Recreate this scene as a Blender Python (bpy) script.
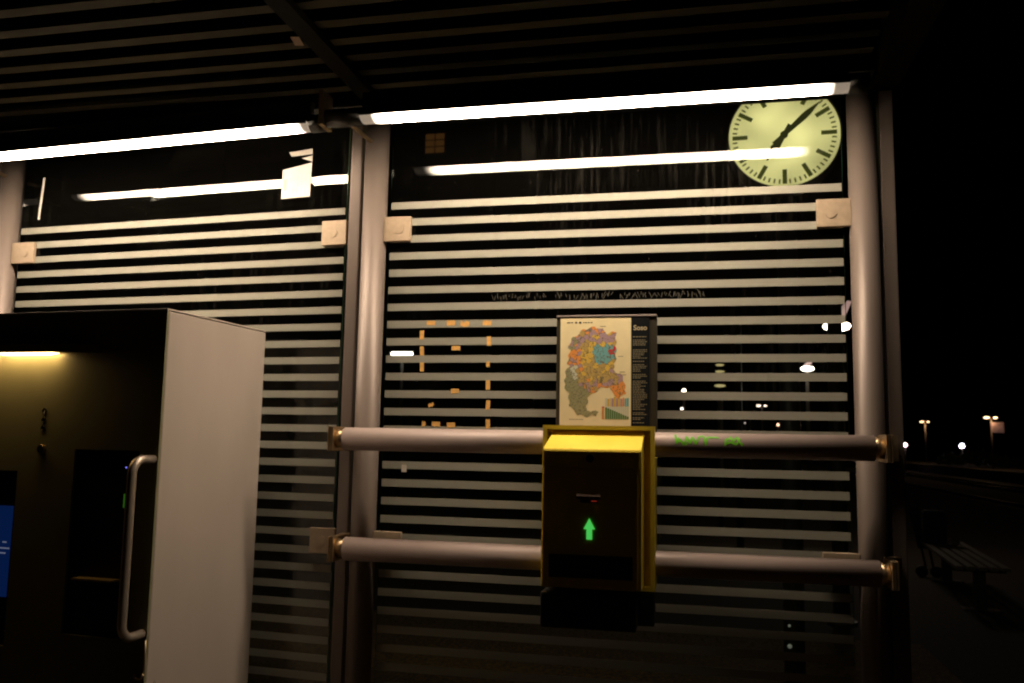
import bpy, bmesh, math, random
from mathutils import Vector, Matrix
random.seed(7)
sc = bpy.context.scene
for o in list(bpy.data.objects): bpy.data.objects.remove(o)
H = 1.6                                   # eye height above the platform

# ------------------------------------------------------------------ camera
yaw, pit, rol = .2158, .1149, .018
fw = Vector((-math.sin(yaw)*math.cos(pit), math.cos(yaw)*math.cos(pit), math.sin(pit)))
r0 = Vector((math.cos(yaw), math.sin(yaw), 0)); u0 = r0.cross(fw)
rr = r0*math.cos(rol) + u0*math.sin(rol); uu = -r0*math.sin(rol) + u0*math.cos(rol)
cd = bpy.data.cameras.new('camera'); cam = bpy.data.objects.new('camera', cd)
sc.collection.objects.link(cam)
M = Matrix((rr, uu, -fw)).transposed().to_4x4(); M.translation = Vector((.9506, -2.507, H))
cam.matrix_world = M
cd.sensor_width = 36; cd.lens = 859.76/1024*36; cd.clip_start = .05; cd.clip_end = 2000
cd.dof.use_dof = True; cd.dof.focus_distance = 2.45; cd.dof.aperture_fstop = 5.6
sc.camera = cam

# ------------------------------------------------------------------ night sky, exposure
w = bpy.data.worlds.new('World'); sc.world = w; w.use_nodes = True
nt = w.node_tree; bg = nt.nodes['Background']
sky = nt.nodes.new('ShaderNodeTexSky'); sky.sky_type = 'NISHITA'; sky.sun_disc = False
sky.sun_elevation = math.radians(-4); sky.sun_rotation = math.radians(200)
nt.links.new(sky.outputs[0], bg.inputs[0]); bg.inputs[1].default_value = .0015
sc.view_settings.view_transform = 'Standard'; sc.view_settings.look = 'None'
sc.view_settings.exposure = 0; sc.view_settings.gamma = 1; sc.view_settings.use_curve_mapping = False
cy = sc.cycles
cy.max_bounces = 10; cy.diffuse_bounces = 4; cy.glossy_bounces = 4; cy.transparent_max_bounces = 16
cy.transmission_bounces = 4; cy.sample_clamp_indirect = 2.0; cy.filter_width = 2.1
cy.use_denoising = True; cy.caustics_reflective = False; cy.caustics_refractive = False

# ------------------------------------------------------------------ materials
def mat(name, col, rough=.5, metal=0, noise=0, nscale=20, stretch=(1,1,1), emit=None, es=0, bump=0, spec=.5):
    m = bpy.data.materials.new(name); m.use_nodes = True
    n = m.node_tree.nodes; l = m.node_tree.links; b = n['Principled BSDF']
    b.inputs['Base Color'].default_value = (*col, 1); b.inputs['Roughness'].default_value = rough
    b.inputs['Metallic'].default_value = metal; b.inputs['Specular IOR Level'].default_value = spec
    if emit: b.inputs['Emission Color'].default_value = (*emit, 1); b.inputs['Emission Strength'].default_value = es
    if noise or bump:
        tc = n.new('ShaderNodeTexCoord'); mp = n.new('ShaderNodeMapping'); mp.inputs['Scale'].default_value = stretch
        nz = n.new('ShaderNodeTexNoise'); nz.inputs['Scale'].default_value = nscale; nz.inputs['Detail'].default_value = 6
        l.new(tc.outputs['Object'], mp.inputs[0]); l.new(mp.outputs[0], nz.inputs[0])
        if noise:
            mr = n.new('ShaderNodeMapRange'); mr.inputs[1].default_value = .3; mr.inputs[2].default_value = .7
            mr.inputs[3].default_value = 1-noise; mr.inputs[4].default_value = 1+noise*.4
            mx = n.new('ShaderNodeMix'); mx.data_type = 'RGBA'; mx.blend_type = 'MULTIPLY'; mx.inputs[0].default_value = 1
            mx.inputs[6].default_value = (*col, 1)
            l.new(nz.outputs[0], mr.inputs[0]); l.new(mr.outputs[0], mx.inputs[7]); l.new(mx.outputs[2], b.inputs['Base Color'])
            rr_ = n.new('ShaderNodeMapRange'); rr_.inputs[3].default_value = max(.02, rough-.1); rr_.inputs[4].default_value = min(1, rough+.12)
            l.new(nz.outputs[0], rr_.inputs[0]); l.new(rr_.outputs[0], b.inputs['Roughness'])
        if bump:
            bp = n.new('ShaderNodeBump'); bp.inputs['Strength'].default_value = bump; bp.inputs['Distance'].default_value = .01
            l.new(nz.outputs[0], bp.inputs['Height']); l.new(bp.outputs[0], b.inputs['Normal'])
    return m

def glow(name, col, s):
    m = bpy.data.materials.new(name); m.use_nodes = True
    n = m.node_tree.nodes; n.clear(); e = n.new('ShaderNodeEmission'); o = n.new('ShaderNodeOutputMaterial')
    e.inputs[0].default_value = (*col, 1); e.inputs[1].default_value = s
    m.node_tree.links.new(e.outputs[0], o.inputs[0]); return m

LAMP = (1, .80, .60)
def tube_glow():
    # fluorescent diffuser: bright along its length, fading to the tube ends (object x, half length .62)
    m = bpy.data.materials.new('fluorescent_diffuser'); m.use_nodes = True
    n = m.node_tree.nodes; l = m.node_tree.links; b = n['Principled BSDF']
    b.inputs['Base Color'].default_value = (.7, .68, .64, 1); b.inputs['Roughness'].default_value = .25
    tc = n.new('ShaderNodeTexCoord'); sp = n.new('ShaderNodeSeparateXYZ'); ab = n.new('ShaderNodeMath'); ab.operation = 'ABSOLUTE'
    l.new(tc.outputs['Object'], sp.inputs[0]); l.new(sp.outputs[0], ab.inputs[0])
    r = n.new('ShaderNodeMapRange'); r.interpolation_type = 'SMOOTHSTEP'
    r.inputs[1].default_value = .565; r.inputs[2].default_value = .635; r.inputs[3].default_value = 62; r.inputs[4].default_value = .25
    l.new(ab.outputs[0], r.inputs[0]); l.new(r.outputs[0], b.inputs['Emission Strength'])
    b.inputs['Emission Color'].default_value = (*LAMP, 1)
    return m

def glass_mat():
    m = bpy.data.materials.new('dusty_glass'); m.use_nodes = True
    n = m.node_tree.nodes; l = m.node_tree.links; n.clear()
    out = n.new('ShaderNodeOutputMaterial'); tr = n.new('ShaderNodeBsdfTransparent'); tr.inputs[0].default_value = (.93, .97, .94, 1)
    gl = n.new('ShaderNodeBsdfGlossy'); gl.inputs['Roughness'].default_value = .015
    fr = n.new('ShaderNodeFresnel'); fr.inputs[0].default_value = 1.5
    m1 = n.new('ShaderNodeMixShader'); l.new(fr.outputs[0], m1.inputs[0]); l.new(tr.outputs[0], m1.inputs[1]); l.new(gl.outputs[0], m1.inputs[2])
    df = n.new('ShaderNodeBsdfDiffuse'); df.inputs[0].default_value = (.55, .5, .42, 1)
    tc = n.new('ShaderNodeTexCoord')
    # vertical dried-rain streaks + specks of dirt
    mp = n.new('ShaderNodeMapping'); mp.inputs['Scale'].default_value = (60, 1, 3); l.new(tc.outputs['Object'], mp.inputs[0])
    a = n.new('ShaderNodeTexNoise'); a.inputs['Scale'].default_value = 1; a.inputs['Detail'].default_value = 8; a.inputs['Roughness'].default_value = .7
    l.new(mp.outputs[0], a.inputs[0])
    bb = n.new('ShaderNodeTexNoise'); bb.inputs['Scale'].default_value = 2.2; l.new(tc.outputs['Object'], bb.inputs[0])
    mul = n.new('ShaderNodeMath'); mul.operation = 'MULTIPLY'
    ra = n.new('ShaderNodeMapRange'); ra.inputs[1].default_value = .5; ra.inputs[2].default_value = .8; ra.inputs[4].default_value = 1
    rb = n.new('ShaderNodeMapRange'); rb.inputs[1].default_value = .48; rb.inputs[2].default_value = .75; rb.inputs[4].default_value = .075
    l.new(a.outputs[0], ra.inputs[0]); l.new(bb.outputs[0], rb.inputs[0]); l.new(ra.outputs[0], mul.inputs[0]); l.new(rb.outputs[0], mul.inputs[1])
    vo = n.new('ShaderNodeTexVoronoi'); vo.inputs['Scale'].default_value = 34; l.new(tc.outputs['Object'], vo.inputs[0])
    rv = n.new('ShaderNodeMapRange'); rv.inputs[1].default_value = .05; rv.inputs[2].default_value = .03; rv.inputs[3].default_value = 0; rv.inputs[4].default_value = .12
    l.new(vo.outputs['Distance'], rv.inputs[0])
    ad = n.new('ShaderNodeMath'); ad.operation = 'ADD'; l.new(mul.outputs[0], ad.inputs[0]); l.new(rv.outputs[0], ad.inputs[1])
    ad2 = n.new('ShaderNodeMath'); ad2.operation = 'ADD'; l.new(ad.outputs[0], ad2.inputs[0]); ad2.inputs[1].default_value = .0015; ad2.use_clamp = True
    m2 = n.new('ShaderNodeMixShader'); l.new(ad2.outputs[0], m2.inputs[0]); l.new(m1.outputs[0], m2.inputs[1]); l.new(df.outputs[0], m2.inputs[2])
    l.new(m2.outputs[0], out.inputs[0]); return m

def frost_mat():
    m = bpy.data.materials.new('frosted_film'); m.use_nodes = True
    n = m.node_tree.nodes; l = m.node_tree.links; n.clear()
    out = n.new('ShaderNodeOutputMaterial'); tr = n.new('ShaderNodeBsdfTransparent'); tr.inputs[0].default_value = (.8, .85, .8, 1)
    df = n.new('ShaderNodeBsdfDiffuse'); df.inputs[0].default_value = (.44, .425, .35, 1)
    tl = n.new('ShaderNodeBsdfTranslucent'); tl.inputs[0].default_value = (.5, .52, .48, 1)
    a = n.new('ShaderNodeMixShader'); a.inputs[0].default_value = .12; l.new(df.outputs[0], a.inputs[1]); l.new(tl.outputs[0], a.inputs[2])
    b = n.new('ShaderNodeMixShader'); b.inputs[0].default_value = .14; l.new(a.outputs[0], b.inputs[1]); l.new(tr.outputs[0], b.inputs[2])
    l.new(b.outputs[0], out.inputs[0]); return m

G = dict(
 post=mat('anodised_post', (.24, .19, .16), .45, .25, .12, 8, (1, 1, .3)),
 rail=mat('rail_tube', (.50, .39, .35), .42, .1, .10, 12, (.3, 1, 1)),
 steel=mat('brushed_steel', (.66, .48, .28), .34, .9, .15, 40),
 clamp=mat('clamp_plate', (.50, .38, .26), .55, .15, .12, 60),
 dark=mat('dark_metal', (.035, .033, .028), .5, .3, .2, 15),
 black=mat('black_plastic', (.012, .012, .012), .45),
 hollow=mat('black_recess', (.006, .006, .006), .8),
 slat=mat('roof_rib', (.052, .047, .031), .85, 0, .35, 4, (.6, 4, 1), spec=.1),
 roof=mat('roof_panel', (.010, .009, .006), .9, spec=.05),
 glass=glass_mat(), frost=frost_mat(), tube=tube_glow(),
 gedge=mat('glass_edge', (.10, .30, .20), .3, 0, emit=None),
 mside=mat('machine_side', (.68, .58, .50), .30, .15, .10, 2.2, (1, 2, .7)),
 mfront=mat('machine_front', (.30, .29, .17), .42, .1, .12, 6),
 yellow=mat('yellow_enamel', (.86, .66, .07), .38, 0, .10, 12),
 vfront=mat('validator_front', (.84, .62, .08), .4, 0, .08, 15),
 paper=mat('map_paper', (.93, .78, .44), .6, 0, .06, 30),
 paperw=mat('notice_paper', (.80, .74, .64), .8, 0, .15, 25),
 frame=mat('board_frame', (.045, .038, .025), .5, .2, .1, 10, spec=.2),
 alu=mat('board_edge', (.6, .5, .46), .35, .6),
 tape=mat('orange_tape', (.90, .50, .13), .7, 0, .2, 90),
 ink=mat('print_ink', (.03, .03, .03), .8),
 cream=mat('cream_print', (.50, .42, .24), .8),
 green=mat('green_marker', (.12, .42, .0), .6),
 wood=mat('bench_wood', (.16, .13, .09), .7, 0, .3, 10, (8, .5, 1)),
 cloth=mat('dark_cloth', (.02, .02, .022), .9, 0, .2, 20, bump=.4),
 bagp=mat('crumpled_plastic', (.22, .15, .14), .35, 0, .3, 20, bump=.6),
 platform=mat('platform_paving', (.050, .034, .016), .9, 0, .75, 22, bump=.6),
 ballast=mat('ballast', (.035, .033, .03), .95, 0, .5, 6, bump=1),
 ground=mat('ground_soil', (.02, .022, .012), 1, 0, .4, .5),
 edge=mat('platform_edge', (.30, .22, .13), .85, 0, .2, 2),
 leaf=mat('hedge_leaf', (.06, .085, .02), .7, 0, .3, 5),
 bark=mat('branch', (.06, .045, .03), .9),
 brick=mat('dark_facade', (.03, .027, .024), .9, 0, .3, 2),
)

# ------------------------------------------------------------------ mesh helpers
def link(o): sc.collection.objects.link(o); return o
class MB:
    """collects shapes; build() links them as ONE mesh object"""
    def __init__(s): s.bm = bmesh.new(); s.mats = []
    def mi(s, m):
        if m not in s.mats: s.mats.append(m)
        return s.mats.index(m)
    def _set(s, fs, m):
        if m is not None:
            i = s.mi(m)
            for f in fs: f.material_index = i
    def box(s, x0, x1, y0, y1, z0, z1, m=None, bev=0, rot=None):
        n0 = len(s.bm.faces)
        T = Matrix.Translation(((x0+x1)/2, (y0+y1)/2, (z0+z1)/2)) @ Matrix.Diagonal((abs(x1-x0), abs(y1-y0), abs(z1-z0), 1))
        g = bmesh.ops.create_cube(s.bm, size=1, matrix=(rot @ T if rot else T))
        vs = g['verts']
        if bev:
            es = list({e for v in vs for e in v.link_edges})
            bmesh.ops.bevel(s.bm, geom=es, offset=bev, segments=2, affect='EDGES', profile=.6)
        s.bm.faces.ensure_lookup_table(); s._set(s.bm.faces[n0:] if not bev else [f for f in s.bm.faces if f.index == -1 or f.index >= n0], m)
        return s
    def quad(s, pts, m=None):
        f = s.bm.faces.new([s.bm.verts.new(p) for p in pts]); s._set([f], m); return s
    def prism(s, prof, axis, a0, a1, m=None):
        """closed 2D profile extruded along axis; profile coordinates are the two other axes in order"""
        def P(p, a):
            c = list(p); c.insert(axis, a); return c
        v0 = [s.bm.verts.new(P(p, a0)) for p in prof]; v1 = [s.bm.verts.new(P(p, a1)) for p in prof]
        n = len(prof); fs = [s.bm.faces.new((v0[i], v0[(i+1) % n], v1[(i+1) % n], v1[i])) for i in range(n)]
        fs += [s.bm.faces.new(v0), s.bm.faces.new(v1)]; s._set(fs, m); return s
    def tube(s, pts, r, seg=12, m=None, caps=True):
        pts = [Vector(p) for p in pts]; rs = r if isinstance(r, (list, tuple)) else [r]*len(pts)
        rings = []; t0 = (pts[1]-pts[0]).normalized()
        up = Vector((0, 0, 1)) if abs(t0.z) < .9 else Vector((0, 1, 0)); a = t0.cross(up).normalized()
        for i, p in enumerate(pts):
            t = ((pts[min(i+1, len(pts)-1)]-p).normalized() + (p-pts[max(i-1, 0)]).normalized()).normalized()
            a = (a - t*a.dot(t)).normalized(); b = t.cross(a)
            rings.append([s.bm.verts.new(p + (a*math.cos(q)+b*math.sin(q))*rs[i]) for q in [2*math.pi*k/seg for k in range(seg)]])
        fs = []
        for A, B in zip(rings, rings[1:]):
            for k in range(seg):
                f = s.bm.faces.new((A[k], A[(k+1) % seg], B[(k+1) % seg], B[k])); f.smooth = True; fs.append(f)
        if caps: fs += [s.bm.faces.new(rings[0][::-1]), s.bm.faces.new(rings[-1])]
        s._set(fs, m); return s
    def ball(s, c, r, sc_=(1, 1, 1), m=None, sub=2, jit=0):
        g = bmesh.ops.create_icosphere(s.bm, subdivisions=sub, radius=1, matrix=Matrix.Translation(c) @ Matrix.Diagonal((r*sc_[0], r*sc_[1], r*sc_[2], 1)))
        for v in g['verts']:
            if jit: v.co += Vector([random.uniform(-jit, jit) for _ in range(3)])
        fs = {f for v in g['verts'] for f in v.link_faces}
        for f in fs: f.smooth = not jit
        s._set(fs, m); return s
    def build(s, name, m, parent=None, loc=(0, 0, 0)):
        bmesh.ops.recalc_face_normals(s.bm, faces=s.bm.faces[:])
        me = bpy.data.meshes.new(name)
        s.bm.to_mesh(me); s.bm.free()
        if s.mats:
            for q in s.mats: me.materials.append(q)
        else: me.materials.append(m)
        o = link(bpy.data.objects.new(name, me)); o.location = loc
        if parent: o.parent = parent
        return o

def tag(o, label, cat, group=None, kind=None):
    if label: o['label'] = label
    if cat: o['category'] = cat
    if group: o['group'] = group
    if kind: o['kind'] = kind
    return o
def empty(name, loc, rz, label, cat, group=None):
    o = link(bpy.data.objects.new(name, None)); o.location = loc; o.rotation_euler = (0, 0, rz); o.empty_display_size = .1
    return tag(o, label, cat, group)
def struct(mb, name, m): return tag(mb.build(name, m), None, None, kind='structure')
def copy_tree(o, parent=None):
    c = o.copy(); link(c); c.parent = parent
    for ch in list(o.children): copy_tree(ch, c)
    return c
def text_into(parent, name, body, size, m, loc, rot=(math.pi/2, 0, 0), depth=.0004, bold=0, align='CENTER'):
    cu = bpy.data.curves.new(name, 'FONT'); cu.body = body; cu.size = size; cu.extrude = depth; cu.offset = bold
    cu.align_x = align; cu.align_y = 'CENTER'; cu.resolution_u = 3
    t = bpy.data.objects.new('tmp', cu); link(t)
    dg = bpy.context.evaluated_depsgraph_get(); me = bpy.data.meshes.new_from_object(t.evaluated_get(dg))
    bpy.data.objects.remove(t); bpy.data.curves.remove(cu)
    me.materials.clear(); me.materials.append(m); me.name = name
    o = link(bpy.data.objects.new(name, me)); o.location = loc; o.rotation_euler = rot; o.parent = parent
    return o

# bay A: the glass bay on the right, plane y=0.  bay B: the bay on the left, angled back about 4 degrees at the post
ANG = .0703; PIV = Vector((0, .0207, 0)); UX = Vector((math.cos(ANG), -math.sin(ANG), 0)); UY = Vector((math.sin(ANG), math.cos(ANG), 0))
def B(x, y, z): return PIV + UX*x + UY*y + Vector((0, 0, z+H))
def A(x, y, z): return Vector((x, y, z+H))

# ------------------------------------------------------------------ ground, platforms, track
struct(MB().box(-400, 400, -200, 900, -3, -1.0), 'ground', G['ground'])
struct(MB().box(-60, 9.6, -40, 130, -1.1, 0), 'platform', G['platform'])
struct(MB().box(-6, 2.7, 1.0, 5.3, 0, .006), 'gravel_bed', mat('brown_gravel', (.20, .12, .045), .95, 0, .85, 34, bump=1.5))
struct(MB().box(9.35, 9.6, -40, 130, 0, .004), 'platform_edge', G['edge'])
struct(MB().box(9.6, 22.6, -40, 200, -1.0, -.75), 'track_bed', G['ballast'])
mb = MB()
for x in (12.2, 13.635, 18.2, 19.635): mb.box(x-.035, x+.035, -40, 200, -.74, -.58)
tag(mb.build('rails', G['dark']), None, None, kind='structure')
struct(MB().box(22.6, 30, -40, 200, -1.1, 0), 'far_platform', G['platform'])
struct(MB().box(22.55, 22.95, -40, 200, .0, .03), 'far_platform_edge', G['edge'])

# ------------------------------------------------------------------ shelter
sh = empty('platform_shelter', (-.051, 0, 0), 0, 'glass and metal waiting shelter with white frosted stripes, round posts and ribbed roof', 'shelter')
SO = Vector((-.051, 0, 0))
def part(mb, name, m, frame='A', parent=None):
    """a part given in bay coordinates (z above the platform), parented to the shelter"""
    o = mb.build(name, m, parent if parent else sh)
    if not parent:
        if frame == 'A': o.location = -SO
        else: o.location = PIV - SO; o.rotation_euler = (0, 0, -ANG)
    return o
# roof: ribs for the corrugation, panel coloured dark for the shade between them, header and cross beams
mb = MB().box(-6, 1.50, -1.9, .12, 2.725, 2.78)
roof = part(mb, 'roof', G['roof'])
mb = MB()
y = -.165
while y > -1.9:
    mb.box(-6, 1.41, y-.02, y+.016, 2.653, 2.668); mb.box(-6, 1.41, y-.004, y, 2.668, 2.725)
    y -= .0985
sl = mb.build('roof_ribs', G['slat'], roof)
part(MB().box(-6, 1.42, -.135, .05, 2.61, 2.724), 'header_beam', G['dark'])
for x, wd in ((-.033, .052), (-2.0, .052)):
    part(MB().box(x-wd/2, x+wd/2, -1.9, -.137, 2.632, 2.652), 'roof_beam', G['roof'])
part(MB().box(1.425, 1.50, -1.9, .12, 2.60, 2.722), 'roof_beam', G['roof'])
# posts
def post(x, fin, frame):
    mb = MB().tube([(x, 0, 0), (x, 0, 2.608)], .0385, 32)
    mb.box(x+fin[0], x+fin[1], -.012, .03, .002, 2.606, bev=.003)
    o = part(mb, 'post', G['post'], frame)
    return o
pA = post(-.051, (-.083, -.047), 'A')
pR = post(1.404, (.046, .082), 'A')
pL = post(-1.538, (-.083, -.047), 'B')
MB().box(1.452, 1.50, .06, .13, .002, 2.598).build('fin', G['dark'], pR)
for q in (pA, pR, pL):
    x = {pA: -.051, pR: 1.404, pL: -1.538}[q]
    MB().tube([(x, 0, 0), (x, 0, .012)], .075, 24).build('post_foot', G['dark'], q)
# glass panes
def pane(frame, x0, x1, clamps):
    g = part(MB().box(x0, x1, 0, .010, .30, 2.605), 'glass_pane', G['glass'], frame)
    mb = MB()
    for i in range(39):
        z = H + .7291 - i*.0539
        if z < .32: break
        mb.box(x0+.003, x1-.003, -.0012, -.0002, z-.0113, z+.0113)
    mb.build('frosted_stripes', G['frost'], g)
    for xe in (x0-.0006, x1+.0001): MB().box(xe, xe+.0005, .001, .009, .30, 2.605).build('glass_edge', G['gedge'], g)
    for (cx0, cx1, cz0, cz1, sx) in clamps:
        c = MB().box(cx0, cx1, -.016, -.002, cz0+H, cz1+H, bev=.0015).build('clamp', G['clamp'], g)
        mx, mz = (cx0+cx1)/2 + sx, (cz0+cz1)/2+H
        MB().tube([(mx, -.0158, mz), (mx, -.0178, mz)], .0155, 20).build('clamp_screw', G['clamp'], c)
    return g
paneA = pane('A', 0, 1.35, [(-.014, .074, .613, .691, .006), (1.277, 1.368, .613, .692, -.008), (-.014, .074, -.352, -.278, .006), (1.272, 1.366, -.360, -.284, -.008)])
paneB = pane('B', -1.4818, -.1633, [(-.240, -.153, .616, .696, -.004), (-1.500, -1.402, .608, .684, .01), (-.236, -.150, -.356, -.279, -.004), (-1.50, -1.402, -.356, -.28, .01)])
pane('B', -3.0, -1.62, [])
# scratched tag on the right pane between two stripes
scr_m = mat('scratch', (.075, .068, .048), .8)
mb = MB(); x = .34
while x < .97:
    if mb.bm.faces and (.50 < x < .53 or .70 < x < .725):
        mb.build('scratched_word', scr_m, paneA); mb = MB(); x = .5301 if x < .6 else .7251
    zc = H+.4315
    if random.random() < .85 and not .50 < x < .53 and not .70 < x < .725:
        a = random.uniform(-.6, .6); L_ = random.uniform(.004, .010)
        dx, dz = math.sin(a)*L_, math.cos(a)*L_
        ox, oz = random.uniform(-.003, .003), random.uniform(-.006, .006)
        mb.quad([(x+ox-dx, -.0006, zc+oz-dz), (x+ox-dx+.0016, -.0006, zc+oz-dz), (x+ox+dx+.0016, -.0006, zc+oz+dz), (x+ox+dx, -.0006, zc+oz+dz)])
    x += random.uniform(.003, .008)
mb.build('scratched_word', scr_m, paneA)
# handrails with square end brackets
def rail(z, x0, x1, tilt=0):
    zz = z+H
    r = part(MB().tube([(x0, -.11, zz), (x1, -.11, zz)], .0335, 32), 'handrail', G['rail'])
    for s, xe, xp in ((-1, x0, -.051), (1, x1, 1.404)):
        b = MB().tube([(xe, -.11, zz), (xe+s*.012, -.11, zz), (xe+s*.024, -.11, zz)], [.031, .026, .028], 28)
        b.box(xe+s*.024, xe+s*.034, -.1455, -.05, zz-.0355, zz+.0355, bev=.001)
        b.box(xe+s*.036, xe+s*.041, -.1455, -.05, zz-.0355, zz+.0355, bev=.001)
        b.box(min(xe+s*.0245, xp+s*.06), max(xe+s*.0245, xp+s*.06), -.050, -.013, zz-.034, zz+.034)
        b.build('rail_bracket', G['steel'], r)
    return r
rU = rail(-.003, -.074, 1.392); rL = rail(-.3205, -.060, 1.396)
# faded green marker scribble on the upper rail
mb = MB()
def stroke(pts, th=.0030):
    R_ = .0341
    fine = [(a[0]+(b[0]-a[0])*k/6, a[1]+(b[1]-a[1])*k/6) for a, b in zip(pts, pts[1:]) for k in range(7)]
    for p, q in zip(fine, fine[1:]):
        if p == q: continue
        P_ = []
        for (a, b) in (p, q):
            ang = b   # angle from the front horizontal, upward
            P_.append(Vector((a, -.11-R_*math.cos(ang), H-.003+R_*math.sin(ang))))
        d = (P_[1]-P_[0]); nrm = Vector((0, -math.cos(p[1]), math.sin(p[1]))); t = d.cross(nrm).normalized()*th
        mb.quad([P_[0]-t, P_[0]+t, P_[1]+t, P_[1]-t])
Z = [(.886, .95), (.889, .1), (.893, .6), (.902, .25), (.912, .1), (.916, .75), (.925, .1), (.931, .7), (.940, .05), (.949, .75), (.960, .8), (.966, .0), (.970, .7), (.982, .65), (.990, .7), (1.0, .6)]
stroke(Z); stroke([(.888, .1), (.90, .45), (.908, .0), (.918, .1)]); stroke([(1.016, .0), (1.018, .55), (1.028, .5), (1.03, .8), (1.036, .35), (1.048, .75), (1.052, .3), (1.062, .05)]); stroke([(1.016, .1), (1.03, .3), (1.045, .1), (1.055, .6)])
mb.build('green_scribble', G['green'], rU)

# ------------------------------------------------------------------ fluorescent lamps under the roof
def lamp_thing(frame, x0, x1, z, label):
    F = A if frame == 'A' else B; rz = 0 if frame == 'A' else -ANG
    L = x1-x0; root = empty('fluorescent_lamp', F((x0+x1)/2, -.24, z), rz, label, 'lamp', 'fluorescent tube lamps along the shelter wall')
    r = .027
    def arc(x0, x1, a0, a1, r, n, m, mb):
        for k in range(n):
            p, q = a0+(a1-a0)*k/n, a0+(a1-a0)*(k+1)/n
            f = mb.bm.faces.new([mb.bm.verts.new(v) for v in ((x0, math.sin(p)*r, -math.cos(p)*r), (x1, math.sin(p)*r, -math.cos(p)*r), (x1, math.sin(q)*r, -math.cos(q)*r), (x0, math.sin(q)*r, -math.cos(q)*r))])
            f.smooth = True
    h = math.radians(45); ra = .048; za = .0200      # shallow curved lens, axis above the body centre
    def lens(x0, x1, mb):
        for k in range(14):
            p, q = -h+2*h*k/14, -h+2*h*(k+1)/14
            f = mb.bm.faces.new([mb.bm.verts.new(v) for v in ((x0, math.sin(p)*ra, za-math.cos(p)*ra), (x1, math.sin(p)*ra, za-math.cos(p)*ra), (x1, math.sin(q)*ra, za-math.cos(q)*ra), (x0, math.sin(q)*ra, za-math.cos(q)*ra))])
            f.smooth = True
    e = math.sin(h)*ra; ze = za-math.cos(h)*ra
    mb = MB(); mb.prism([(-e-.003, ze-.002)]+[(-(e+.003)*math.cos(t), ze+.030*math.sin(t)) for t in [math.pi*k/12 for k in range(13)]]+[(e+.003, ze-.002), (e+.0005, ze-.002), (e+.0005, ze+.004), (-e-.0005, ze+.004), (-e-.0005, ze-.002)], 0, -L/2, L/2)
    mb.tube([(-L/2-.115, 0, -.007), (-L/2-.001, 0, -.007)], r, 28).tube([(L/2+.001, 0, -.007), (L/2+.05, 0, -.007)], r, 28)
    mb.box(-L/2, L/2, -.012, .012, ze+.028, r+.035)
    mb.build('lamp_housing', G['dark'], root)
    mb = MB(); lens(-L/2, L/2, mb)
    mb.build('tube_diffuser', G['tube'], root)
    # bent bracket arm back to the post
    a = MB().tube([(-L/2-.10, .0, .012), (-L/2-.085, .06, .012), (-L/2-.05, .19, -.012)], .0065, 10)
    a.box(-L/2-.125, -L/2-.112, -.035, .035, -.035, .07)
    a.build('lamp_bracket', G['steel'], root)
    return root
lamp_thing('A', -.003, 1.332, .939, 'bright fluorescent tube lamp above the striped pane with the clock behind it')
lamp_thing('B', -1.47, -.163, .9395, 'bright fluorescent tube lamp above the pane behind the ticket machine')
lamp_thing('B', -3.05, -1.637, .9375, 'fluorescent tube lamp seen only as a short reflection at far left')

# ------------------------------------------------------------------ ticket machine (bay B)
tm = empty('ticket_machine', B(-.80, -.333, -H), -ANG, 'tall ticket machine with pale side, dark front, blue screen and steel pull handle', 'ticket machine')
tx, ty = -.80, -.333
def lx(x): return x-tx
def ly(y): return y-ty
Ztop = H+.3265
body = MB().box(lx(-1.24), lx(-.373), ly(-.558), ly(-.10), .0, Ztop-.003, bev=.004).build('body', G['mside'], tm)
MB().box(lx(-1.24), lx(-.3725), ly(-.5678), ly(-.10), Ztop-.0015, Ztop+.003, bev=.0015).build('top_cap', G['mside'], tm)
# front panel with three openings: build as frame strips
xs = [-1.24, -1.12, -.822, -.637, -.430, -.3735]
fp = MB(); Y0, Y1 = ly(-.566), ly(-.5585)
def fbox(x0, x1, z0, z1): fp.box(lx(x0), lx(x1), Y0, Y1, z0, z1)
zs0, zs1 = H-.565, H-.105        # screen opening
zt0, zt1 = H-.519, H-.043        # tray opening
fbox(-1.24, -1.12, .02, Ztop-.002); fbox(-.822, -.637, .02, Ztop-.002); fbox(-.43, -.3735, .02, Ztop-.002)
fbox(-1.12, -.822, .02, zs0); fbox(-1.12, -.822, zs1, Ztop-.002); fbox(-.637, -.43, .02, zt0); fbox(-.637, -.43, zt1, Ztop-.002)
fp.build('front_panel', G['mfront'], tm)
sr = MB().box(lx(-1.12), lx(-.822), ly(-.5585), ly(-.5575), zs0, zs1).build('screen_surround', G['hollow'], tm)
scr = MB().box(lx(-1.10), lx(-.832), ly(-.5625), ly(-.5590), H-.44, H-.200).build('screen', mat('blue_screen', (.01, .02, .05), .3, emit=(.006, .035, .20), es=.22), tm)
mb = MB()
def hbar(x, z, w_, mb): mb.box(x, x+w_, ly(-.5632), ly(-.5628), z, z+.0035)
for (xe, z, w_) in ((-.842, -.298, .014), (-.834, -.314, .030), (-.846, -.327, .020)):
    x = lx(xe)-w_
    while x < lx(xe): hbar(x, H+z, .0035, mb); x += .0048
mb.build('screen_text', glow('screen_text_glow', (.55, .6, .8), .22), scr)
tray = MB()
tray.box(lx(-.637), lx(-.43), ly(-.5585), ly(-.5575), zt0, zt1)
tray.build('ticket_tray', G['hollow'], tm)
tl = MB().box(lx(-.598), lx(-.472), ly(-.590), ly(-.5586), H-.377, H-.372).build('tray_lip', mat('tray_lip_steel', (.8, .62, .3), .25, .5), tm)
MB().box(lx(-.60), lx(-.47), ly(-.5635), ly(-.5587), H-.50, H-.395, bev=.002).build('coin_return', G['black'], tm)
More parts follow.
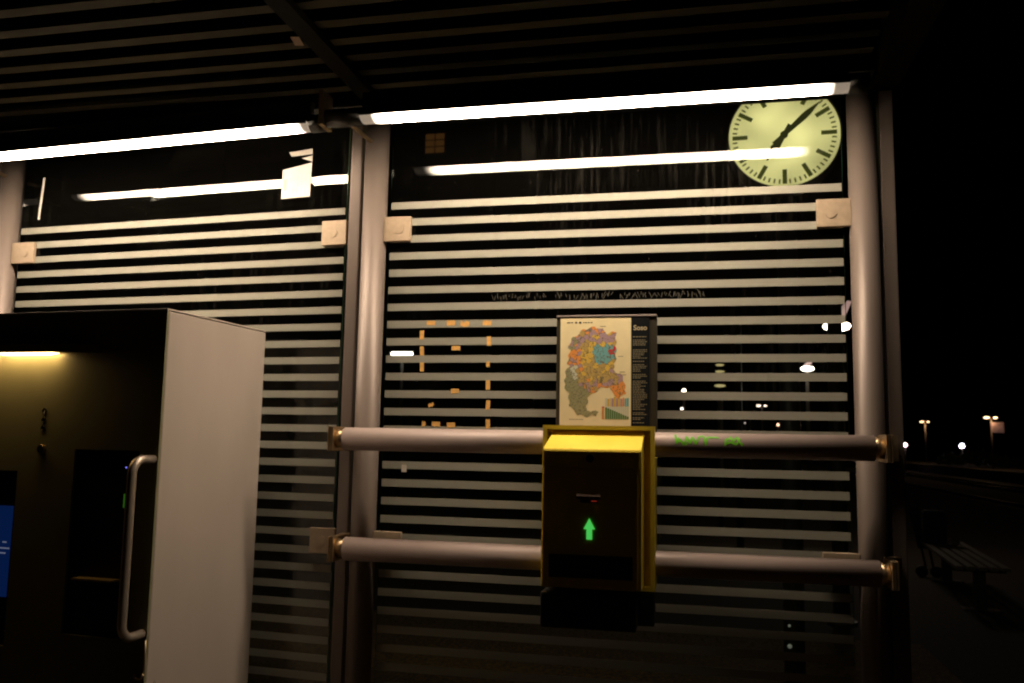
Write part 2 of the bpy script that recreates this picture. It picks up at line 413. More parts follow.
MB().box(lx(-.470), lx(-.467), ly(-.568), ly(-.5662), H-.19, H-.155).build('green_indicator', glow('green_led', (.12, .5, .03), .15), tm)
MB().ball((lx(-.468), ly(-.568), H-.087), .0022).build('blue_indicator', glow('blue_led', (.2, .2, 1), 1.2), tm)
k = MB().tube([(lx(-.746), ly(-.5715), H-.045), (lx(-.746), ly(-.5662), H-.045)], .0125, 24).build('key_lock', G['steel'], tm)
MB().tube([(lx(-.746), ly(-.5728), H-.045), (lx(-.746), ly(-.5717), H-.045)], .0095, 20).build('key_cylinder', G['black'], k)
mb = MB()
for dz in (.034, .058, .012):
    pts = [(lx(-.747)+.007*math.cos(t), ly(-.5668), H+dz+.007*math.sin(t)) for t in [i*math.pi/8 for i in range(17)]]
    mb.tube(pts, .0010, 6, caps=False)
mb.tube([(lx(-.747), ly(-.5668), H+.012), (lx(-.747), ly(-.5668), H+.058)], .001, 6)
mb.build('engraved_symbol', G['black'], tm)
# curved hood with two lamp strips, throws light down the front
hood = MB()
n = 14
for a in (0,):
    prof = []
    for i in range(n+1):
        x = -1.24 + (.80-.14)*i/n
        prof.append((lx(x), ly(-.566)-.045*math.sin(math.pi*min(1, max(0, i/n)))**.6-.0005))
    v0 = [(p[0], p[1], H+.214) for p in prof]; v1 = [(p[0], p[1]*1.0+.002, H+.236) for p in prof]
    for i in range(n):
        hood.quad([v0[i], v0[i+1], v1[i+1], v1[i]])
        hood.quad([v1[i], v1[i+1], (v1[i+1][0], ly(-.5665), H+.24), (v1[i][0], ly(-.5665), H+.24)])
        hood.quad([v0[i], v0[i+1], (v0[i+1][0], ly(-.5665), H+.214), (v0[i][0], ly(-.5665), H+.214)])
hd = hood.build('light_hood', G['mfront'], tm)
hg = glow('hood_strip', (1, .62, .24), 20)
for x0, x1 in ((-.898, -.704), (-1.11, -.912)):
    m_ = MB(); xm = (x0+x1)/2; hw = (x1-x0)/2
    P = []
    for i in range(13):
        t = -1+i/6; P.append((lx(xm+hw*t), .004*math.sqrt(max(0, 1-t**6))+.0015))
    yb = ly(-.5975)
    for i in range(12):
        m_.quad([(P[i][0], yb, H+.213), (P[i+1][0], yb, H+.213), (P[i+1][0], yb+.012, H+.213-P[i+1][1]), (P[i][0], yb+.012, H+.213-P[i][1])])
        m_.quad([(P[i][0], yb+.012, H+.213-P[i][1]), (P[i+1][0], yb+.012, H+.213-P[i+1][1]), (P[i+1][0], yb+.024, H+.2135), (P[i][0], yb+.024, H+.2135)])
    m_.build('lamp_strip', hg, tm)
# pull handle
yh = ly(-.643); y0 = ly(-.566); xh = lx(-.386); zT, zB = H-.064, H-.500
pts = [(xh, y0, zT)]
for i in range(7):
    a = i/6*math.pi/2; pts.append((xh, yh+.035-.035*math.sin(a), zT-.035+.035*math.cos(a)))
for i in range(7):
    a = i/6*math.pi/2; pts.append((xh, yh+.035-.035*math.cos(a), zB+.035-.035*math.sin(a)))
pts.append((xh, y0, zB))
h = MB().tube(pts, .0112, 20).build('pull_handle', mat('handle_steel', (.62, .52, .42), .38, .7, .1, 20), tm)
mb = MB().tube([(lx(-.3745), ly(-.5675), H-.515), (lx(-.3745), ly(-.5675), H-.60)], .0022, 8)
mb.tube([(lx(-.3745), ly(-.569), H-.598)]+[(lx(-.386)+.0125*math.cos(a), ly(-.572), H-.598+.011*math.sin(a)-.0) for a in [-i*math.pi/8 for i in range(9)]], .0028, 8)
mb.build('cable_hook', G['steel'], tm)
MB().box(lx(-.43), lx(-.3725), ly(-.5672), ly(-.5662), .05, Ztop-.01).build('panel_seam', G['mfront'], tm)
MB().box(lx(-1.2), lx(-.40), ly(-.54), ly(-.12), -.0, .04).build('plinth', G['black'], tm)

# ------------------------------------------------------------------ ticket validator
tv = empty('ticket_validator', (.67, -.12, 0), 0, 'yellow ticket validator box on the two handrails with glowing green arrow', 'ticket validator')
vx, vy = .67, -.12
def X(x): return x-vx
def Yv(y): return y-vy
# tray-like back plate with a raised rim, closed on the back
def ring(mb, x0, x1, z0, z1, t, y0, y1):
    mb.box(x0, x0+t, y0, y1, z0, z1); mb.box(x1-t, x1, y0, y1, z0, z1)
    mb.box(x0+t, x1-t, y0, y1, z1-t, z1); mb.box(x0+t, x1-t, y0, y1, z0, z0+t)
mb = MB(); ring(mb, X(.531), X(.833), H-.385, H+.0445, .011, Yv(-.178), Yv(-.145))
mb.box(X(.531), X(.833), Yv(-.1445), Yv(-.05), H-.385, H-.04)
mb.box(X(.542), X(.822), Yv(-.1455), Yv(-.1445), H-.374, H+.0335)
mb.build('back_tray', G['yellow'], tv)
# body of the box, sloping top
bx0, bx1 = X(.548), X(.8035)
prof = [(Yv(-.146), H+.031), (Yv(-.262), H-.018), (Yv(-.264), H-.022), (Yv(-.264), H-.372), (Yv(-.146), H-.372)]
bd = MB().prism(prof, 0, bx0, bx1); 
for v in bd.bm.verts:
    if v.co.x < bx0+.01 and v.co.y > Yv(-.2): v.co.x += .010
bdo = bd.build('case', G['yellow'], tv)
MB().box(bx0+.002, bx1-.004, Yv(-.2665), Yv(-.2642), H-.066, H-.0235, bev=.0008).build('lid_front', G['vfront'], tv)
fpn = MB().box(bx0+.002, bx1-.008, Yv(-.2660), Yv(-.2642), H-.371, H-.068, bev=.0008).build('front_plate', G['vfront'], tv)
lk = MB().tube([(X(.672), Yv(-.2668), H-.042), (X(.672), Yv(-.2692), H-.042)], .0105, 24).build('lock', G['black'], tv)
MB().box(X(.662), X(.682), Yv(-.2700), Yv(-.2693), H-.044, H-.040).build('lock_slot', G['hollow'], lk)
# ticket slot with a flared lip
mb = MB(); prof = [(Yv(-.2662), H-.133), (Yv(-.2700), H-.139), (Yv(-.2700), H-.146), (Yv(-.2662), H-.1465)]
mb.prism(prof, 0, X(.638), X(.700))
mb.build('slot_lip', mat('slot_lip_red', (.10, .045, .02), .6), tv)
MB().box(X(.648), X(.693), Yv(-.2672), Yv(-.2662), H-.1555, H-.1475).build('ticket_slot', G['hollow'], tv)
MB().box(X(.676), X(.690), Yv(-.2680), Yv(-.2674), H-.1515, H-.1500).build('red_indicator', glow('red_led', (.5, .04, .02), .5), tv)
az = H-.222; cx = X(.6715)
ar = MB(); pf = [(cx-.007, az-.026), (cx+.007, az-.026), (cx+.007, az+.0), (cx+.0145, az+.0), (cx, az+.027), (cx-.0145, az+.0), (cx-.007, az+.0)]
v0 = [ar.bm.verts.new((p[0], Yv(-.2682), p[1])) for p in pf]; v1 = [ar.bm.verts.new((p[0], Yv(-.2662), p[1])) for p in pf]
ar.bm.faces.new(v0); ar.bm.faces.new(v1)
for i in range(7): ar.bm.faces.new((v0[i], v0[(i+1) % 7], v1[(i+1) % 7], v1[i]))
ar.build('green_arrow', glow('arrow_glow', (.07, .62, .10), .85), tv)
lb = MB().box(X(.567), X(.782), Yv(-.2672), Yv(-.2662), H-.346, H-.288, bev=.0003).build('black_label', G['black'], tv)
mb = MB()
for z, a, b_ in ((H-.308, .588, .752), (H-.328, .588, .715)):
    x = a
    while x < b_:
        l_ = random.uniform(.006, .02)
        if random.random() < .85: mb.box(X(x), X(min(b_, x+l_)), Yv(-.2677), Yv(-.2673), z-.0028, z+.0028)
        x += l_+.004
mb.build('label_text', mat('label_text_grey', (.05, .055, .06), .7), lb)
MB().box(X(.545), X(.790), Yv(-.262), Yv(-.1785), H-.474, H-.3865, bev=.004).box(X(.545), X(.832), Yv(-.178), Yv(-.12), H-.474, H-.3865, bev=.004).build('black_base', G['black'], tv)
MB().box(X(.62), X(.72), Yv(-.12), Yv(-.06), H-.33, H-.0, ).build('mount', G['dark'], tv)

# ------------------------------------------------------------------ fare zone map board
mbd = empty('map_board', (.69, -.05, H-.06), 0, 'framed coloured fare zone map standing behind the yellow validator', 'map board')
bx, bz = .69, H-.06
def U(x): return x-bx
def V(z): return z+H-bz
MB().box(U(.5452), U(.8337), .0, .022, V(-.045), V(.360), bev=.001).build('board', G['frame'], mbd)
MB().box(U(.5452), U(.8337), -.004, .024, V(.3602), V(.3650), bev=.001).build('top_edge', G['alu'], mbd)
sheet = MB().box(U(.5565), U(.7605), -.0022, -.0002, V(-.045), V(.3585)).build('map_sheet', G['paper'], mbd)
# map printed on the sheet, from irregular coloured zones
def px(u, v): # crop pixel -> board coordinates
    x = 560+u/5.69; y = 310+v/5.69
    return U(.5571+(x-561)*.2029/70), V(.3590-(y-317)*.3137/108)
out = [(50,210),(75,160),(140,110),(200,95),(250,110),(262,132),(318,125),(322,210),(318,290),(305,340),(350,365),(376,440),(372,470),(340,497),(305,475),(290,432),(235,440),(165,490),(155,560),(180,580),(205,562),(222,572),(215,592),(160,602),(110,590),(60,540),(55,470),(30,430),(40,325),(62,320),(48,300),(52,262),(62,232)]
def inside(u, v, P=out):
    c = False; j = len(P)-1
    for i in range(len(P)):
        if (P[i][1] > v) != (P[j][1] > v) and u < (P[j][0]-P[i][0])*(v-P[i][1])/(P[j][1]-P[i][1])+P[i][0]: c = not c
        j = i
    return c
cols = {k: mat('map_'+k, c, .6) for k, c in dict(gold=(.70,.46,.07), ochre=(.50,.34,.10), teal=(.16,.40,.40), red=(.55,.02,.03), mauve=(.42,.27,.30), orange=(.80,.30,.06), olive=(.30,.29,.14), line=(.16,.13,.07), cream=(.70,.55,.28), pale=(.62,.62,.45), legend=(.10,.20,.07)).items()}
rs = random.Random(3)
seeds = []
for _ in range(480):
    u, v = rs.uniform(25, 385), rs.uniform(90, 610)
    j = rs.uniform(-18, 18)
    d = math.hypot(u-270, v-260)
    hole = (70 < u < 98 and 310 < v < 400)
    if hole: c = 'pale'
    elif 275 < u < 318 and 213 < v < 258: c = 'red'
    elif 200 < u+j*.4 < 330 and 198 < v < 300-(abs(u-235)*.25) : c = 'teal'
    elif v > 330+(u-40)*1.1+j and u < 240: c = 'olive'
    elif v > 430+j and u > 285: c = 'orange'
    elif v < 140+j*.8 : c = rs.choice(['orange', 'orange', 'mauve'])
    elif u < 105+j*.6 and v < 320: c = rs.choice(['orange', 'mauve', 'olive'])
    elif v > 400+j or (u < 130+j*.5 and v < 420): c = rs.choice(['mauve', 'mauve', 'orange', 'ochre'])
    elif u > 285 and v > 300: c = rs.choice(['mauve', 'ochre'])
    elif v > 330: c = rs.choice(['gold', 'ochre', 'ochre'])
    elif v < 190: c = rs.choice(['ochre', 'gold', 'mauve'])
    else: c = rs.choice(['gold', 'gold', 'gold', 'ochre'])
    seeds.append((u, v, c))
mp_ = MB(); st = 3.6; v = 90
while v < 610:
    u = 25
    while u < 385:
        uc, vc = u+st/2, v+st/2
        if inside(uc+math.sin(vc*.13)*4, vc+math.sin(uc*.11)*5):
            ds = sorted(((s[0]-uc)**2+(s[1]-vc)**2, s[2]) for s in seeds)[:2]
            c = ds[0][1]
            e_ = math.sqrt(ds[1][0])-math.sqrt(ds[0][0])
            if e_ < 1.6 and rs.random() < .8: c = 'line'
            (x0, z0), (x1, z1) = px(u, v), px(u+st, v+st)
            mp_.quad([(x0, -.0026, z0), (x1, -.0026, z0), (x1, -.0026, z1), (x0, -.0026, z1)], cols[c])
        u += st
    v += st
# little leader lines and place names round the map
for _ in range(70):
    u, v = rs.uniform(60, 385), rs.uniform(80, 540)
    if not inside(u, v) and (inside(u-35, v) or inside(u, v+30)):
        (x0, z0), (x1, z1) = px(u, v), px(u+rs.uniform(14, 34), v+2.5)
        mp_.quad([(x0, -.0026, z0), (x1, -.0026, z0), (x1, -.0026, z1), (x0, -.0026, z1)], cols['line'])
mp_.build('zone_map', None, sheet)
lg = MB()
for i in range(11):
    u = 262+i*12
    top = ['pale', 'gold', 'cream', 'mauve', 'gold', 'mauve', 'gold', 'mauve', 'orange', 'teal', 'teal'][i]
    for (va, vb, c) in ((490+rs.uniform(0, 12), 543, top), (545, 545+i*5+4, 'pale'), (545+i*5+4, 614, 'legend')):
        (x0, z0), (x1, z1) = px(u, va), px(u+10.5, vb)
        lg.quad([(x0, -.0026, z0), (x1, -.0026, z0), (x1, -.0026, z1), (x0, -.0026, z1)], cols[c])
for i in range(8):
    (x0, z0), (x1, z1) = px(243, 545+i*9), px(257, 551+i*9)
    lg.quad([(x0, -.0026, z0), (x1, -.0026, z0), (x1, -.0026, z1), (x0, -.0026, z1)], cols['orange' if i else 'red'])
lg.build('fare_legend', None, sheet)
hb = MB()
for a, b_ in ((42, 62), (66, 76), (88, 100), (110, 124), (134, 142), (145, 156), (160, 172), (176, 188)):
    hh = 10 if a > 80 and a < 125 else 5
    (x0, z0), (x1, z1) = px(a, 70-hh/2), px(b_, 70+hh/2)
    hb.quad([(x0, -.0026, z0), (x1, -.0026, z0), (x1, -.0026, z1), (x0, -.0026, z1)])
hb.build('sheet_heading', G['ink'], sheet); hb = MB()
for a in range(60, 140, 9):
    (x0, z0), (x1, z1) = px(a, 616), px(a+6, 619)
    hb.quad([(x0, -.0026, z0), (x1, -.0026, z0), (x1, -.0026, z1), (x0, -.0026, z1)])
hb.build('sheet_footnote', G['ink'], sheet)
band = MB().box(U(.7610), U(.8125), -.0024, -.0002, V(-.045), V(.3570)).build('black_text_band', mat('printed_black', (.008, .009, .010), .8, spec=.08), mbd)
text_into(band, 'band_title', 'Soso', .020, G['cream'], (U(.7865), -.0028, V(.3265)), bold=.0004)
tb = MB(); z = .300
rs = random.Random(5)
while z > .052:
    if rs.random() < .88:
        x = .7655; xe = .7655+rs.choice([.032, .036, .040, .022])
        while x < xe:
            l_ = rs.uniform(.003, .008); tb.box(U(x), U(min(x+l_, xe)), -.0028, -.0025, V(z), V(z+.0021)); x += l_+.0015
    z -= .0047
tb.build('band_text', mat('band_text_ink', (.22, .19, .11), .8), band)

# ------------------------------------------------------------------ paper and tape on the glass
nt_ = MB()
P = [(0, 0), (.106, .002), (.109, .117), (.001, .099)]
NB = B(-.404, -.0015, .784)
nt_.quad([(x, -.0004, z) for x, z in P]); nt_.quad([(x, 0, z) for x, z in P])
nt_.quad([(.022, -.0003, .158), (.109, -.0003, .164), (.110, -.0003, .146), (.032, -.0003, .142)]); nt_.quad([(.070, -.0003, .134), (.110, -.0003, .141), (.1105, -.0003, .1185), (.100, -.0003, .124)])
o = nt_.build('paper_notice', G['paperw']); o.location = NB; o.rotation_euler = (0, 0, -ANG)
tag(o, 'torn white paper notice taped across the lamp reflection on left pane', 'notice')
mb = MB()
for i in range(6): mb.quad([(.012+i*.015, -.0007, .006-i*.001), (.013+i*.015, -.0007, .006-i*.001), (.015+i*.015, -.0007, .066+i*.003), (.014+i*.015, -.0007, .066+i*.003)])
mb.box(.008, .018, -.0008, -.0006, .028, .066)
mb.build('faded_lines', mat('faded_ink', (.60, .50, .38), .8), o)
o = MB().box(-.004, .004, -.002, -.0004, -.078, .078).build('paper_strip', G['paperw']); o.location = B(-1.397, -.001, .848); o.rotation_euler = (0, math.radians(4), -ANG)
tag(o, 'narrow upright white strip stuck near the left edge of left pane', 'strip')
st_ = empty('glass_sticker', A(.073, -.0003, -.088), 0, 'tiny pale label on the glass just below the upper handrail', 'sticker')
MB().box(-.008, .008, -.0012, -.0002, -.012, .010).build('label_face', mat('pale_label', (.7, .62, .55), .6), st_)
MB().box(-.0045, .0045, -.0018, -.0013, .0115, .014).build('label_mark', G['cream'], st_)
T = [(.1453,.3551,.027,.0135,'left end of the top row'), (.2092,.3544,.027,.0155,'second from left in the top row'), (.2537,.3508,.028,.015,'torn, third from left in the top row'), (.3227,.3531,.027,.0150,'right end of the top row'),
     (.1174,.3182,.013,.028,'upright, highest of the left column'), (.119,.2687,.013,.028,'upright, middle of the left column'), (.1205,.2194,.013,.028,'upright, lowest of the left column'),
     (.2271,.2774,.027,.0135,'alone inside the square near its top'), (.3301,.2981,.013,.028,'upright, highest of the right column'), (.3285,.2283,.011,.016,'torn, second from top of right column'),
     (.3299,.165,.013,.028,'upright, third from top of right column'), (.3312,.1051,.013,.028,'upright, fourth from top of right column'), (.3324,.0484,.013,.028,'upright, lowest of the right column'),
     (.2274,.1465,.026,.014,'alone inside the square near its bottom'), (.1528,.1035,.018,.009,'crooked pale, low inside the square at left'), (.1703,.0462,.026,.014,'second from left in the bottom row'),
     (.2176,.0439,.026,.015,'third from left in the bottom row'), (.1315,.0458,.012,.013,'small torn, left end of the bottom row')]
for i, (x, z, w_, h_, l_) in enumerate(T):
    m_ = MB(); rg = random.Random(i)
    torn = 'torn' in l_ or 'crooked' in l_
    n = 7; top = [(-w_/2+w_*k/n, h_/2+rg.uniform(-.0008, .0008)*(4 if torn else 1)) for k in range(n+1)]; bot = [(-w_/2+w_*k/n, -h_/2+rg.uniform(-.0008, .0008)*(4 if torn else 1)) for k in range(n+1)]
    for k in range(n):
        m_.quad([(top[k][0], 0, top[k][1]), (top[k+1][0], 0, top[k+1][1]), (bot[k+1][0], 0, bot[k+1][1]), (bot[k][0], 0, bot[k][1])])
    o = m_.build('tape_scrap', G['tape']); o.location = A(x, -.0017, z); o.rotation_euler = (0, math.radians(-25 if 'crooked' in l_ else rg.uniform(-3, 3)), 0)
    tag(o, 'orange tape scrap on the glass, '+l_, 'tape', 'orange tape scraps left in a square on the right pane')
# paper scraps on the roof ribs
o = MB().box(-.012, .012, -.025, .025, -.0012, 0).build('paper_scrap', mat('old_paper', (.45, .33, .25), .9)); o.location = (-.095, -.49, 2.6522); o.rotation_euler = (0, 0, .2)
tag(o, 'small torn paper scrap under the roof ribs beside the beam', 'paper')

# ------------------------------------------------------------------ platform clock behind the glass
cl = empty('platform_clock', (1.4757, 2.9, 0), -.04, 'round glowing station clock on a dark post behind the glass', 'clock')
CZ = H+1.920; R = .333
MB().tube([(.02, .26, 0), (.02, .26, CZ)], .062, 20).build('clock_post', G['dark'], cl)
mb = MB(); N = 64
prof = [(R+.004, -.03), (R+.010, -.028), (R+.010, .20), (R-.02, .22)]
for i in range(N):
    a, b_ = 2*math.pi*i/N, 2*math.pi*(i+1)/N
    for (p, q) in zip(prof, prof[1:]):
        mb.quad([(p[0]*math.cos(a), p[1], CZ+p[0]*math.sin(a)), (p[0]*math.cos(b_), p[1], CZ+p[0]*math.sin(b_)), (q[0]*math.cos(b_), q[1], CZ+q[0]*math.sin(b_)), (q[0]*math.cos(a), q[1], CZ+q[0]*math.sin(a))])
mb.build('clock_case', G['dark'], cl)
m = bpy.data.materials.new('clock_dial'); m.use_nodes = True; n = m.node_tree.nodes; l = m.node_tree.links; b = n['Principled BSDF']
b.inputs['Base Color'].default_value = (.6, .6, .4, 1); b.inputs['Roughness'].default_value = .5
tc = n.new('ShaderNodeTexCoord'); nz = n.new('ShaderNodeTexNoise'); nz.inputs['Scale'].default_value = 3.5; nz.inputs['Detail'].default_value = 1
l.new(tc.outputs['Object'], nz.inputs[0]); mr = n.new('ShaderNodeMapRange'); mr.inputs[1].default_value = .3; mr.inputs[2].default_value = .7; mr.inputs[3].default_value = .70; mr.inputs[4].default_value = 1.2
vd = n.new('ShaderNodeVectorMath'); vd.operation = 'DISTANCE'; l.new(tc.outputs['Object'], vd.inputs[0]); vd.inputs[1].default_value = (-.03, 0, CZ-.02)
rd = n.new('ShaderNodeMapRange'); rd.interpolation_type = 'SMOOTHSTEP'; rd.inputs[1].default_value = .12; rd.inputs[2].default_value = .37; rd.inputs[3].default_value = 1.0; rd.inputs[4].default_value = .55
l.new(vd.outputs['Value'], rd.inputs[0]); mm = n.new('ShaderNodeMath'); mm.operation = 'MULTIPLY'
l.new(nz.outputs[0], mr.inputs[0]); l.new(mr.outputs[0], mm.inputs[0]); l.new(rd.outputs[0], mm.inputs[1]); l.new(mm.outputs[0], b.inputs['Emission Strength']); b.inputs['Emission Color'].default_value = (1.0, .87, .35, 1)
mb = MB(); vs = [mb.bm.verts.new((R*math.cos(2*math.pi*i/N), .0, CZ+R*math.sin(2*math.pi*i/N))) for i in range(N)]; mb.bm.faces.new(vs)
dial = mb.build('dial', m, cl)
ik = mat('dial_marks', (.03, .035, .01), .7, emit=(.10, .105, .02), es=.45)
mb = MB()
for i in range(60):
    a = math.radians(90-6*i); big = i % 5 == 0
    r1 = R-.022 if big else R-.022; r0 = r1-(.092 if big else .028); hw = .0135 if big else .0050
    d = Vector((math.cos(a), 0, math.sin(a))); t = Vector((-math.sin(a), 0, math.cos(a)))*hw; c = Vector((0, -.002, CZ))
    mb.quad([c+d*r0-t, c+d*r1-t, c+d*r1+t, c+d*r0+t])
mb.build('minute_marks', ik, dial)
def hand(name, ang, pr, yy):
    a = math.radians(90-ang); d = Vector((math.cos(a), 0, math.sin(a))); t = Vector((-math.sin(a), 0, math.cos(a))); c = Vector((0, yy, CZ))
    mb = MB(); Lf = [c+d*r_+t*w_ for r_, w_ in pr]; Rt = [c+d*r_-t*w_ for r_, w_ in pr]
    for i in range(len(pr)-1): mb.quad([Lf[i], Lf[i+1], Rt[i+1], Rt[i]])
    return mb.build(name, ik2, cl)
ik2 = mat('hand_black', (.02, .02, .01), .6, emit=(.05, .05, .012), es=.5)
hand('minute_hand', 47.5, [(-.085, .015), (0, .013), (.16, .021), (.20, .019), (.287, .003)], -.012)
hand('hour_hand', 214, [(-.075, .020), (0, .014), (.07, .022), (.105, .030), (.19, .004)], -.008)
MB().tube([(0, -.016, CZ), (0, -.006, CZ)], .024, 24).build('hub', ik2, cl)

# ------------------------------------------------------------------ things along the platform
def plamp(name, x, y, z, label, kind, s=1.0, group=None, power=0, col=(1, .86, .75), glowv=6, cat='street lamp'):
    """kinds: double, ball, head"""
    s = s*(.52 if y > 30 else .85); root = empty(name, (x, y, 0 if x < 9.6 or x > 22.6 else -.75), 0, label, cat, group)
    zb = root.location.z; g = glow(name+'_glow', col, glowv)
    MB().tube([(0, 0, 0), (0, 0, z-zb-.06*s)], [.07*max(1, s*.7), .045*max(1, s*.7)], 12).build('lamp_post', mat(name+'_post', (.10, .08, .06), .6), root)
    if kind == 'double':
        for sg, k_ in ((-1, 1), (1, .75)):
            a = MB().tube([(0, 0, z-zb-.06*s), (sg*.35*s, 0, z-zb+.03*s)], .05*s, 8).build('lamp_arm', G['frame'], root)
            MB().ball((sg*.62*s, 0, z-zb+.04*s), .42*s*k_, (1, .5, .36)).build('lamp_head', g, root)
    elif kind == 'ball':
        MB().ball((0, 0, z-zb), .42*s).build('lamp_head', g, root)
    elif kind == 'head':
        MB().ball((0, -.1, z-zb), .14*s, (1.35, 1, .55)).build('lamp_head', g, root)
        MB().prism([(-.1*s, z-zb+.10*s), (.12*s, z-zb+.14*s), (.22*s, z-zb+.36*s), (.16*s, z-zb+.37*s)], 1, -.02, .10).build('lamp_hood', mat(name+'_hood', (.5, .35, .35), .6, emit=(.5, .35, .33), es=.35), root)  # hood emits faintly, standing in for lamplight falling on it
    if power:
        ld = bpy.data.lights.new(name+'_light', 'POINT'); ld.energy = power; ld.color = col; ld.shadow_soft_size = .3
        lo = link(bpy.data.objects.new(name+'_light', ld)); lo.parent = root; lo.location = (0, -.3, z-zb-.5*s); 
    return root
W_ = (1, .78, .72)
plamp('street_lamp', 25.18, 100, 4.46, 'distant double-headed street lamp beyond the tracks, left one outside the shelter', 'double', 1.0, 'far station lamps', 90, (1, .6, .3), 5)
sg = plamp('street_lamp', 24.3, 75, 4.16, 'distant double-headed street lamp with a square sign below it, far right', 'double', 1.0, 'far station lamps', 90, (1, .6, .3), 7)
sb = MB().box(-.05, .95, -.05, .05, 2.95, 3.80, bev=.05).build('sign_box', mat('sign_dim', (.12, .08, .08), .6, 0, .5, 3, emit=(.24, .12, .11), es=.12), sg)
plamp('ball_lamp', 20.9, 90, 1.88, 'small round white lamp just right of the shelter post', 'ball', .9, 'round track lamps', 0, (1, .72, .75), 8, 'lamp')
plamp('ball_lamp', 26.1, 90, 1.88, 'bright round bluish white lamp above the dark hedge', 'ball', 1.05, 'round track lamps', 0, (.95, .85, 1), 10, 'lamp')
plamp('street_lamp', 5.89, 70, 4.76, 'distant double-headed street lamp seen between stripes near the upper rail', 'double', .8, 'far station lamps', 0, (1, .72, .6), 5)
plamp('ball_lamp', 5.49, 80, 4.40, 'faint round lamp below the double street lamp behind the glass', 'ball', .35, 'round track lamps', 0, W_, 1.5, 'lamp')
plamp('ball_lamp', 8.80, 90, 3.72, 'left one of two small reddish lamps just above the upper rail', 'ball', .62, 'round track lamps', 0, (1, .5, .33), 4, 'lamp')
plamp('ball_lamp', 10.9, 90, 3.72, 'right one of two small reddish lamps just above the upper rail', 'ball', .62, 'round track lamps', 0, (1, .5, .33), 4, 'lamp')
plamp('ball_lamp', 5.03, 80, 3.61, 'faintest small lamp seen left of the reddish pair', 'ball', .3, 'round track lamps', 0, W_, 1.2, 'lamp')
plamp('platform_lamp', 3.10, 12, 3.51, 'nearest white platform lamp with pinkish hood, at right edge of glass', 'head', 1.35, 'hooded platform lamps', 22, (1, .80, .62), 9)
plamp('platform_lamp', 4.165, 25, 3.94, 'smaller hooded white platform lamp between stripes left of the nearest one', 'head', 1.25, 'hooded platform lamps', 0, (1, .85, .75), 8)
plamp('ball_lamp', .30, 35, 3.85, 'small white lamp right of the map board, upper of two', 'ball', .42, 'round track lamps', 0, (1, .8, .68), 6, 'lamp')
plamp('ball_lamp', .21, 35, 3.08, 'small white lamp right of the map board, lower of two', 'ball', .27, 'round track lamps', 0, (1, .8, .68), 5, 'lamp')
# louvred lamp with stacked rings
lv = empty('louvre_lamp', (1.326, 14, 0), 0, 'dim yellowish lamp with stacked rings seen through the stripes', 'lamp')
MB().tube([(0, 0, 0), (0, 0, 2.55)], .05, 12).build('lamp_post', G['frame'], lv)
g_ = glow('ring_glow', (.75, .58, .26), .7)
for i, z in enumerate((2.69, 2.83, 2.955, 3.08)):
    MB().ball((0, 0, z), .105-.008*i, (1, 1, .24)).build('lamp_ring', g_, lv)
# far shelter tube lamp
fl = empty('tube_lamp', (-7.10, 20, 0), 0, 'short distant white tube lamp seen left of the tape square', 'lamp')
MB().tube([(-.30, 0, 3.93), (.30, 0, 3.93)], .060, 12).build('tube', glow('far_tube', (1, .86, .74), 7), fl)
MB().box(-.36, .36, -.05, .05, 4.0, 4.06).build('tube_holder', G['dark'], fl)
MB().tube([(0, .05, 0), (0, .05, 4.0)], .05, 10).build('lamp_post', G['dark'], fl)
# dark building with one lit window
bl = empty('dark_building', (-13, 30, 0), 0, 'tall unlit building with one dim orange window near the right pane top', 'building')
MB().box(-6, 6, 0, 9, -1, 17).build('wall', G['brick'], bl)
MB().prism([(-.4, 17), (9.4, 17), (4.5, 20)], 0, -6.3, 6.3).build('roof', G['dark'], bl)
wn = MB().box(3.02, 3.92, -.06, -.005, 13.15, 14.05).build('window', G['frame'], bl)
pn = MB(); 
for i in range(2):
    for j in range(3): pn.box(3.07+i*.42, 3.45+i*.42, -.066, -.0605, 13.20+j*.28, 13.44+j*.28)
pn.build('pane', glow('window_glow', (.13, .05, .012), .3), wn)
# dark posts behind the glass
for x, y, r_, l_ in ((2.20, 6.0, .075, 'thick dark post behind the glass near the right shelter post'), (1.446, 9.0, .045, 'thin dark post behind the glass right of the green scribble')):
    rt = empty('lamp_pole', (x, y, 0), 0, l_, 'pole', 'dark poles behind the glass')
    MB().tube([(0, 0, 0), (0, 0, 3.2)], [r_, r_*.9], 14).build('shaft', G['dark'], rt)
    MB().tube([(0, 0, 0), (0, 0, .03)], r_*1.8, 14).build('base_plate', G['dark'], rt)
# small floor marker lights on the clock post
for z in (.52, .40):
    o = MB().ball((-.012, .185, z), .009 if z > .45 else .014).build('reflector', mat('reflector_%d' % (z*100), (.6, .7, .75), .2, emit=(.25, .25, .2), es=.3), cl)

# bench on the platform
bn = empty('platform_bench', (3.66, 6.9, 0), -math.atan2(.22, 2.25), 'dark slatted wooden bench on the platform right of the shelter', 'bench')
for i in range(5):
    x = -.215+i*.104
    MB().box(x-.036, x+.036, .0, 2.5, .415, .45, bev=.004).build('slat', G['wood'], bn)
for y in (.25, 2.2):
    mb = MB().box(-.24, .24, y-.03, y+.03, .375, .413); mb.box(-.05, .05, y-.05, y+.05, .012, .375); mb.box(-.17, .17, y-.10, y+.10, .0, .012)
    mb.build('leg', G['dark'], bn)
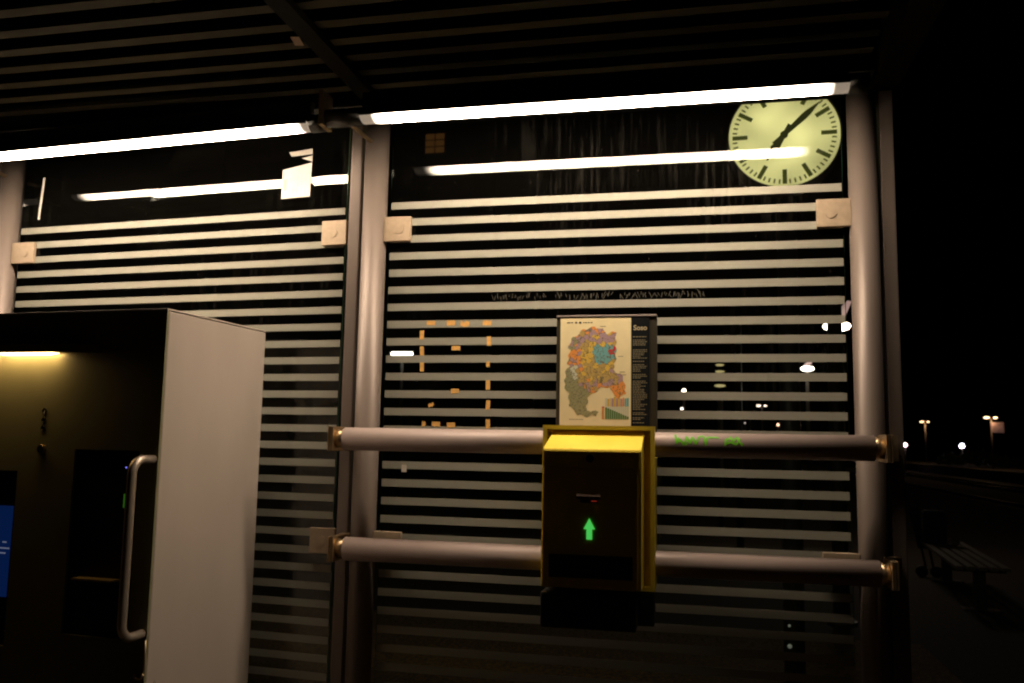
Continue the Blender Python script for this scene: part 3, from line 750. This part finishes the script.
# bag and belongings at the bench's far end
bg_ = empty('travel_bag', (3.74, 9.05, .45), -.1, 'black upright bag standing on the far end of the bench', 'bag')
mb = MB().box(-.13, .13, -.09, .09, 0, .40, bev=.035); mb.build('bag_body', G['cloth'], bg_)
MB().box(-.11, .11, -.105, -.088, .04, .20, bev=.015).build('bag_pocket', G['cloth'], bg_)
MB().tube([(-.06, 0, .40), (-.05, 0, .45), (.05, 0, .45), (.06, 0, .40)], .008, 8).build('bag_handle', G['cloth'], bg_)
o = MB().ball((0, 0, .05), .07, (1, .8, .75), sub=3, jit=.009).build('crumpled_bag', G['bagp']); o.location = (3.87, 8.75, .45)
tag(o, 'small crumpled plastic bag lying beside the black bag on the bench', 'bag')
pc = empty('folded_pushchair', (3.50, 9.35, 0), 0, 'thin dark folded frame leaning behind the bench end', 'pushchair')
for s in (-.0, .09):
    MB().tube([(.20+s, 0, .12), (.10+s, .02, .70), (-.06+s, .02, 1.14), (-.10+s, .06, 1.18)], .014, 8).build('frame_tube', G['dark'], pc)
for s in (.15, .32):
    MB().tube([(s, -.03, .07), (s, .03, .07)], .07, 16).build('wheel', G['black'], pc)
MB().quad([(.12, .01, .35), (.30, .01, .35), (.12, .02, .85), (.02, .02, .85)]).build('seat_cloth', G['cloth'], pc)

# hedges beyond the tracks
for (x, y, r_, h_, lab, sd) in ((22.9+1.5, 88, 1.2, 1.1, 'low rounded dark bush just right of the shelter post', 1), (26.3, 86, 2.2, 1.5, 'wide dark bush below the bluish round lamp', 2), (28.2, 84, 1.2, .9, 'small yellowish green bush right of the bluish round lamp', 3), (29.2, 80, 1.3, 1.2, 'dark bush furthest right under the street lamp with sign', 4)):
    rb = empty('bush', (x, y, 0), 0, lab, 'bush', 'bushes beyond the tracks')
    rg = random.Random(sd); mb = MB()
    for _ in range(420):
        a, b_ = rg.uniform(0, 6.283), math.acos(rg.uniform(0, 1)); q = rg.uniform(.55, 1.05)
        c = Vector((math.cos(a)*math.sin(b_)*r_*q, math.sin(a)*math.sin(b_)*r_*q, .1+math.cos(b_)*h_*q))
        d1 = Vector([rg.uniform(-1, 1) for _ in range(3)]).normalized()*.14; d2 = d1.cross(Vector([rg.uniform(-1, 1) for _ in range(3)])).normalized()*.10
        mb.quad([c-d1, c+d2, c+d1, c-d2])
    mb.build('foliage', G['leaf'], rb)
    mb = MB()
    for _ in range(5): mb.tube([(0, 0, -.05), (rg.uniform(-.6, .6)*r_, rg.uniform(-.4, .4)*r_, h_*.8)], [.04, .015], 6)
    mb.build('stems', G['bark'], rb)
